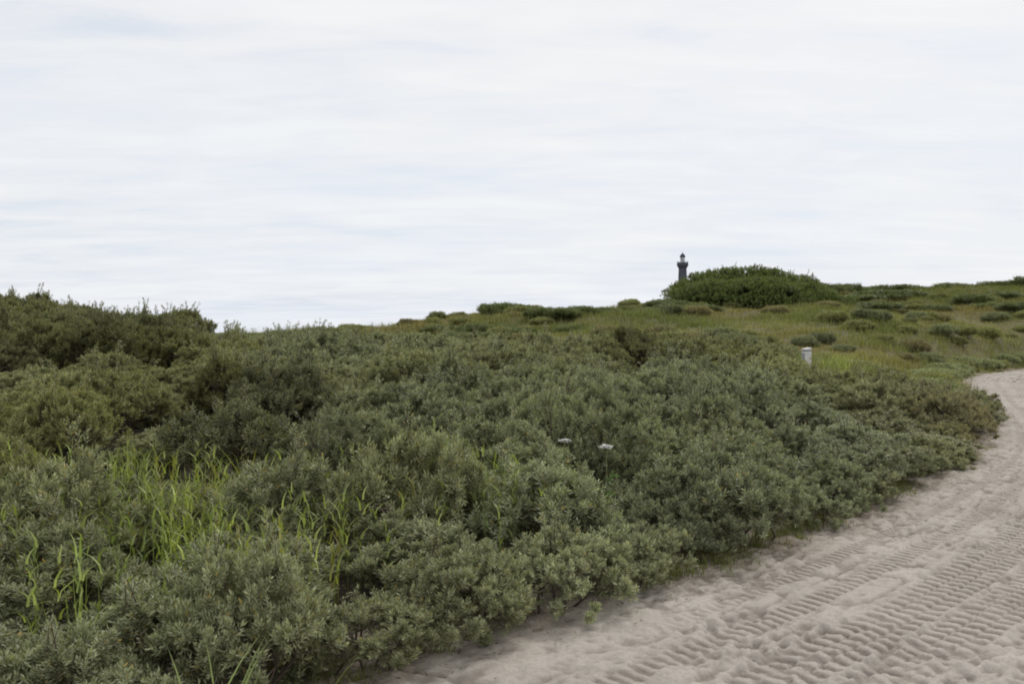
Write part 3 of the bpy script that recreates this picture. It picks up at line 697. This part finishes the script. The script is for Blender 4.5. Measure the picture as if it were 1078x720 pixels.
# ------------------------------------------------------------------ white flower heads
M_petal = simple('white_petals', (.86, .84, .80), .6, .04, 30)
def flower(px, py, d, R, label):
    r = np.random.default_rng(int(px)); x, y = at(px, d); z0 = float(ground(np.array([x]), np.array([y]))[0]); zt = EYE-(py-350)/F*d
    e = empty('white_flower', (x, y, z0)); h = zt-z0
    segs = [((0, 0, 0), (.01, 0, h*.6), .006, .005), ((.01, 0, h*.6), (0, 0, h-.05), .005, .004)]; P = []
    for i in range(22):
        a = i*2.4; q = R*math.sqrt(i/22); tip = (q*math.cos(a), q*math.sin(a), h-.45*R*(q/R)**2); segs.append(((0, 0, h-.05), tip, .0025, .0015))
        for _ in range(22): P.append(np.array(tip)+r.normal(0, .014, 3)*[1, 1, .35])
    P = np.array(P); n = len(P); az = r.uniform(0, 6.28, n); D = unit(np.column_stack([np.cos(az), np.sin(az), r.uniform(.0, .4, n)])); sd = np.column_stack([-np.sin(az), np.cos(az), np.zeros(n)])
    V, Fc = leaf_quads(P, D, sd, np.full(n, .016), np.full(n, .013))
    mesh_obj('flower_head', V, Fc, M_petal, e)
    TV, TF = tubes(segs); mesh_obj('stem', TV, TF, M_deadleaf, e)
    A = unit(r.normal(0, 1, (8, 3))*[1, 1, .4]+[0, 0, .3]); V, Fc, q = rosettes(np.column_stack([r.normal(0, .02, (8, 2)), np.linspace(.1, h*.8, 8)])+A*.12, A, r, k=7, stem=.1, L=.07, W=.03)
    f = mesh_obj('foliage', V, Fc, M_leaf_dark, e, attrs={'leaf': q}); f.color = (.10, .15, .05, 1)
    tag(e, label, 'flower')
flower(638, 469, 9.2, .046, 'larger flat white flower head standing above the thicket, right one of the pair')
flower(594, 463, 9.4, .034, 'smaller flat white flower head standing above the thicket, left one of the pair')

# ------------------------------------------------------------------ white marker post
def bevel_box(name, verts8, mat, parent, bev=.008):
    f = [(0, 3, 2, 1), (4, 5, 6, 7), (0, 1, 5, 4), (1, 2, 6, 5), (2, 3, 7, 6), (3, 0, 4, 7)]
    o = mesh_obj(name, verts8, f, mat, parent); b = o.modifiers.new('b', 'BEVEL'); b.width = bev; b.segments = 2; return o
def box8(w, l, z0, z1, taper=1.0, dz=0.0):
    a, c = w/2, l/2; return [(-a, -c, z0), (a, -c, z0), (a, c, z0), (-a, c, z0), (-a*taper, -c*taper, z1-dz), (a*taper, -c*taper, z1), (a*taper, c*taper, z1), (-a*taper, c*taper, z1-dz)]
def post():
    d = 31.0; x, y = at(849, d); z = float(ground(np.array([x]), np.array([y]))[0]); top = EYE-(365.8-350)/F*d-z
    e = empty('marker_post', (x, y, z), .25)
    W = simple('weathered_white_paint', (.66, .65, .62), .6, .12, 14, .1); K = simple('dark_groove', (.10, .10, .12), .7, .1)
    G = simple('grey_panel', (.30, .31, .37), .6, .15)
    bevel_box('shaft', box8(.225, .225, -.2, top-.115), W, e, .012)
    bevel_box('collar', box8(.20, .20, top-.114, top-.088), K, e, .004)
    bevel_box('cap', box8(.235, .235, top-.087, top, .97, .035), W, e, .014)
    for k in range(2):
        z1 = top-.19-k*.10
        bevel_box('side_plate', [(-.123, -.075, z1-.06), (-.1185, -.075, z1-.06), (-.1185, .075, z1-.06), (-.123, .075, z1-.06), (-.123, -.075, z1), (-.1185, -.075, z1), (-.1185, .075, z1), (-.123, .075, z1)], G, e, .001)
    tag(e, 'short white marker post with slanted cap standing among the dune shrubs', 'marker post')
post()

# ------------------------------------------------------------------ lighthouse
def lathe(name, prof, mat, parent, n=40, smooth=True):
    a = np.arange(n)*2*PI/n; V = np.array([[(r*math.cos(t), r*math.sin(t), z) for t in a] for r, z in prof]).reshape(-1, 3); k = len(prof)
    idx = np.arange(k*n).reshape(k, n); b = np.roll(idx, -1, axis=1)
    Fc = np.stack([idx[:-1], b[:-1], b[1:], idx[1:]], -1).reshape(-1, 4); o = mesh_obj(name, V, Fc, mat, parent, smooth=smooth)
    if smooth:
        try: o.data.set_sharp_from_angle(angle=.6)
        except Exception: pass
    return o
def lighthouse():
    d = 600.; s = d/F; x, y = at(718.6, d); z0 = float(ground(np.array([x]), np.array([y]))[0])-1
    Z = lambda py: EYE+(350-py)*s-z0
    e = empty('lighthouse', (x, y, z0))
    S = simple('slate_grey_stone', (.075, .085, .11), .8, .15, .6); Wm = simple('white_lantern_paint', (.7, .7, .7), .5, .05, 1.); Dk = simple('dark_metal', (.035, .038, .045), .5, .1, 2.)
    g, gnt, gout = new_mat('lantern_glass'); gp = N(gnt, 'ShaderNodeBsdfPrincipled', in_Roughness=.05); gp.inputs['Base Color'].default_value = (.75, .8, .85, 1); gp.inputs['Transmission Weight'].default_value = .85; gnt.links.new(gp.outputs[0], gout.inputs[0])
    lathe('tower', [(4.9, 0), (4.7, 1.2), (4.3, 1.3), (2.75, Z(300)), (2.4, Z(284)), (2.35, Z(283))], S, e)
    lathe('gallery', [(2.37, Z(283)+.01), (2.9, Z(281)), (3.3, Z(280.2)), (3.45, Z(279.8)), (3.45, Z(278.6)), (3.3, Z(278.4)), (1.0, Z(278.3))], S, e)
    r = lathe('parapet', [(3.3, Z(278.35)), (3.42, Z(276.8)), (3.3, Z(276.7)), (3.15, Z(276.8)), (3.15, Z(278.35))], S, e)
    segs = []
    for k in range(24):
        a = k*2*PI/24; p = (3.3*math.cos(a), 3.3*math.sin(a)); q = (3.3*math.cos(a+2*PI/24), 3.3*math.sin(a+2*PI/24)); segs += [((*p, Z(276.8)), (*p, Z(275.6)), .05, .05), ((*p, Z(275.6)), (*q, Z(275.6)), .05, .05), ((*p, Z(276.2)), (*q, Z(276.2)), .035, .035)]
    V, Fc = tubes(segs); mesh_obj('railing', V, Fc, Dk, e)
    lathe('lantern_base', [(1.45, Z(278.3)), (1.45, Z(275.2)), (1.3, Z(275.1)), (.3, Z(275.0))], Wm, e)
    gl = lathe('lantern', [(1.3, Z(275.05)), (1.3, Z(271.2))], g, e)
    lathe('lamp', [(.1, Z(275)), (.55, Z(274.4)), (.7, Z(273.2)), (.5, Z(272)), (.1, Z(271.6))], Wm, e, 20)
    segs = []
    for k in range(12):
        a = k*2*PI/12; segs.append(((1.34*math.cos(a), 1.34*math.sin(a), Z(275.1)), (1.34*math.cos(a), 1.34*math.sin(a), Z(271.1)), .07, .07))
        b = a+2*PI/12; segs.append(((1.34*math.cos(a), 1.34*math.sin(a), Z(273.1)), (1.34*math.cos(b), 1.34*math.sin(b), Z(273.1)), .05, .05))
    V, Fc = tubes(segs); mesh_obj('lantern_frame', V, Fc, Wm, gl)
    rf = lathe('roof', [(1.2, Z(271.2)), (1.75, Z(270.9)), (1.7, Z(270.5)), (1.5, Z(269.2)), (1.05, Z(268)), (.5, Z(267.2)), (.25, Z(266.9)), (.3, Z(266.6)), (.25, Z(266.2)), (.06, Z(265.9)), (.04, Z(264.6))], Dk, e)
    for k, (zz, a) in enumerate([(.15, -1.6), (.32, -1.75), (.5, -1.5), (.68, -1.65), (.84, -1.55)]):
        z = Z(283)*zz; rr = 4.3-(4.3-2.75)*(z/Z(300)) if z < Z(300) else 2.5; c = np.array([rr*math.cos(a), rr*math.sin(a), z])
        w = bevel_box('window', (np.array([(-.3, -.06, -.6), (.3, -.06, -.6), (.3, .1, -.6), (-.3, .1, -.6), (-.3, -.06, .6), (.3, -.06, .6), (.3, .1, .6), (-.3, .1, .6)])+c), Dk, e, .02)
    bevel_box('door', np.array([(-.6, -4.95, 0.), (.6, -4.95, 0), (.6, -4.4, 0), (-.6, -4.4, 0), (-.6, -4.8, 2.4), (.6, -4.8, 2.4), (.6, -4.3, 2.4), (-.6, -4.3, 2.4)]), Dk, e, .03)
    tag(e, 'distant slate-grey lighthouse tower with white lantern and dark dome behind the dune', 'lighthouse')
lighthouse()

# ------------------------------------------------------------------ light and sky
SUN_EL, SUN_AZ = math.radians(42), math.radians(24)      # azimuth from +Y towards +X
w = bpy.data.worlds.new('World'); bpy.context.scene.world = w; w.use_nodes = True
nt = w.node_tree; nt.nodes.clear(); out = nt.nodes.new('ShaderNodeOutputWorld')
sky = N(nt, 'ShaderNodeTexSky'); sky.sky_type = 'NISHITA'; sky.sun_disc = False; sky.sun_elevation = SUN_EL; sky.sun_rotation = SUN_AZ; sky.air_density = 1.0; sky.dust_density = 2.0
bgs = N(nt, 'ShaderNodeBackground', in_Strength=.11); nt.links.new(sky.outputs[0], bgs.inputs['Color'])
tc = N(nt, 'ShaderNodeTexCoord'); sep = N(nt, 'ShaderNodeSeparateXYZ'); nt.links.new(tc.outputs['Generated'], sep.inputs[0])
def mth(op, a, b=None):
    n = nt.nodes.new('ShaderNodeMath'); n.operation = op
    for s_, v in ((n.inputs[0], a), (n.inputs[1], b)):
        if v is None: continue
        if hasattr(v, 'links'): nt.links.new(v, s_)
        else: s_.default_value = v
    return n.outputs[0]
zz = mth('ADD', mth('MAXIMUM', sep.outputs['Z'], 0.0), .10)
cmb = N(nt, 'ShaderNodeCombineXYZ'); nt.links.new(mth('DIVIDE', sep.outputs['X'], zz), cmb.inputs[0]); nt.links.new(mth('DIVIDE', sep.outputs['Y'], zz), cmb.inputs[1])
mp = N(nt, 'ShaderNodeMapping'); mp.inputs['Rotation'].default_value = (0, 0, .12); mp.inputs['Scale'].default_value = (.38, .85, 1); nt.links.new(cmb.outputs[0], mp.inputs['Vector'])
nz = N(nt, 'ShaderNodeTexNoise', in_Scale=1.1, in_Detail=7.0, in_Roughness=.52, in_Distortion=.6); nt.links.new(mp.outputs[0], nz.inputs['Vector'])
nz2 = N(nt, 'ShaderNodeTexNoise', in_Scale=4.2, in_Detail=8.0, in_Roughness=.6, in_Distortion=.4); nt.links.new(mp.outputs[0], nz2.inputs['Vector'])
cf = mth('ADD', mth('MULTIPLY', nz.outputs['Fac'], .5), mth('MULTIPLY', nz2.outputs['Fac'], .5))
cloud = ramp(nt, cf, [(.37, (.775, .805, .87)), (.445, (.845, .86, .895)), (.52, (.885, .888, .902)), (.62, (.93, .93, .93))])
nz3 = N(nt, 'ShaderNodeTexNoise', in_Scale=.55, in_Detail=4.0); nt.links.new(cmb.outputs[0], nz3.inputs['Vector'])
cloud = mixc(nt, 1.0, cloud, ramp(nt, nz3.outputs['Fac'], [(.38, (.955, .975, 1.0)), (.58, (1.01, 1.01, 1.0))]), 'MULTIPLY')
grad = ramp(nt, sep.outputs['Z'], [(0.0, (.955, .985, 1.03)), (.1, (.965, .985, 1.01)), (.3, (1.0, 1.0, .995))])
cloudc = mixc(nt, 1.0, cloud, grad, 'MULTIPLY')
bgc = N(nt, 'ShaderNodeBackground', in_Strength=1.0); nt.links.new(cloudc, bgc.inputs['Color'])
mx = N(nt, 'ShaderNodeMixShader'); nt.links.new(ramp(nt, cf, [(.3, (.86, .86, .86)), (.5, (.96, .96, .96))]), mx.inputs[0])
nt.links.new(bgs.outputs[0], mx.inputs[1]); nt.links.new(bgc.outputs[0], mx.inputs[2]); nt.links.new(mx.outputs[0], out.inputs[0])
sl = bpy.data.lights.new('sun', 'SUN'); sl.energy = 1.4; sl.angle = math.radians(12); sl.color = (1, .96, .9)
so = bpy.data.objects.new('sun', sl); C.objects.link(so)
dv = Vector((math.sin(SUN_AZ)*math.cos(SUN_EL), math.cos(SUN_AZ)*math.cos(SUN_EL), math.sin(SUN_EL)))
so.rotation_euler = dv.to_track_quat('Z', 'Y').to_euler()

# ------------------------------------------------------------------ camera
cam = bpy.data.cameras.new('camera'); co = bpy.data.objects.new('camera', cam); C.objects.link(co)
cam.sensor_width = 36; cam.lens = 36*F/1078; cam.clip_end = 9000; cam.clip_start = .05
co.location = (0, 0, EYE); co.rotation_euler = (PI/2, 0, 0)
cam.shift_y = (360-350)/1078*-1*-1*-1   # horizon sits slightly above the middle of the picture
sc = bpy.context.scene; sc.camera = co
sc.view_settings.view_transform = 'Standard'; sc.view_settings.look = 'None'; sc.view_settings.exposure = 0
sc.cycles.max_bounces = 6; sc.cycles.diffuse_bounces = 3; sc.cycles.transmission_bounces = 4
sc.cycles.filter_width = 1.9
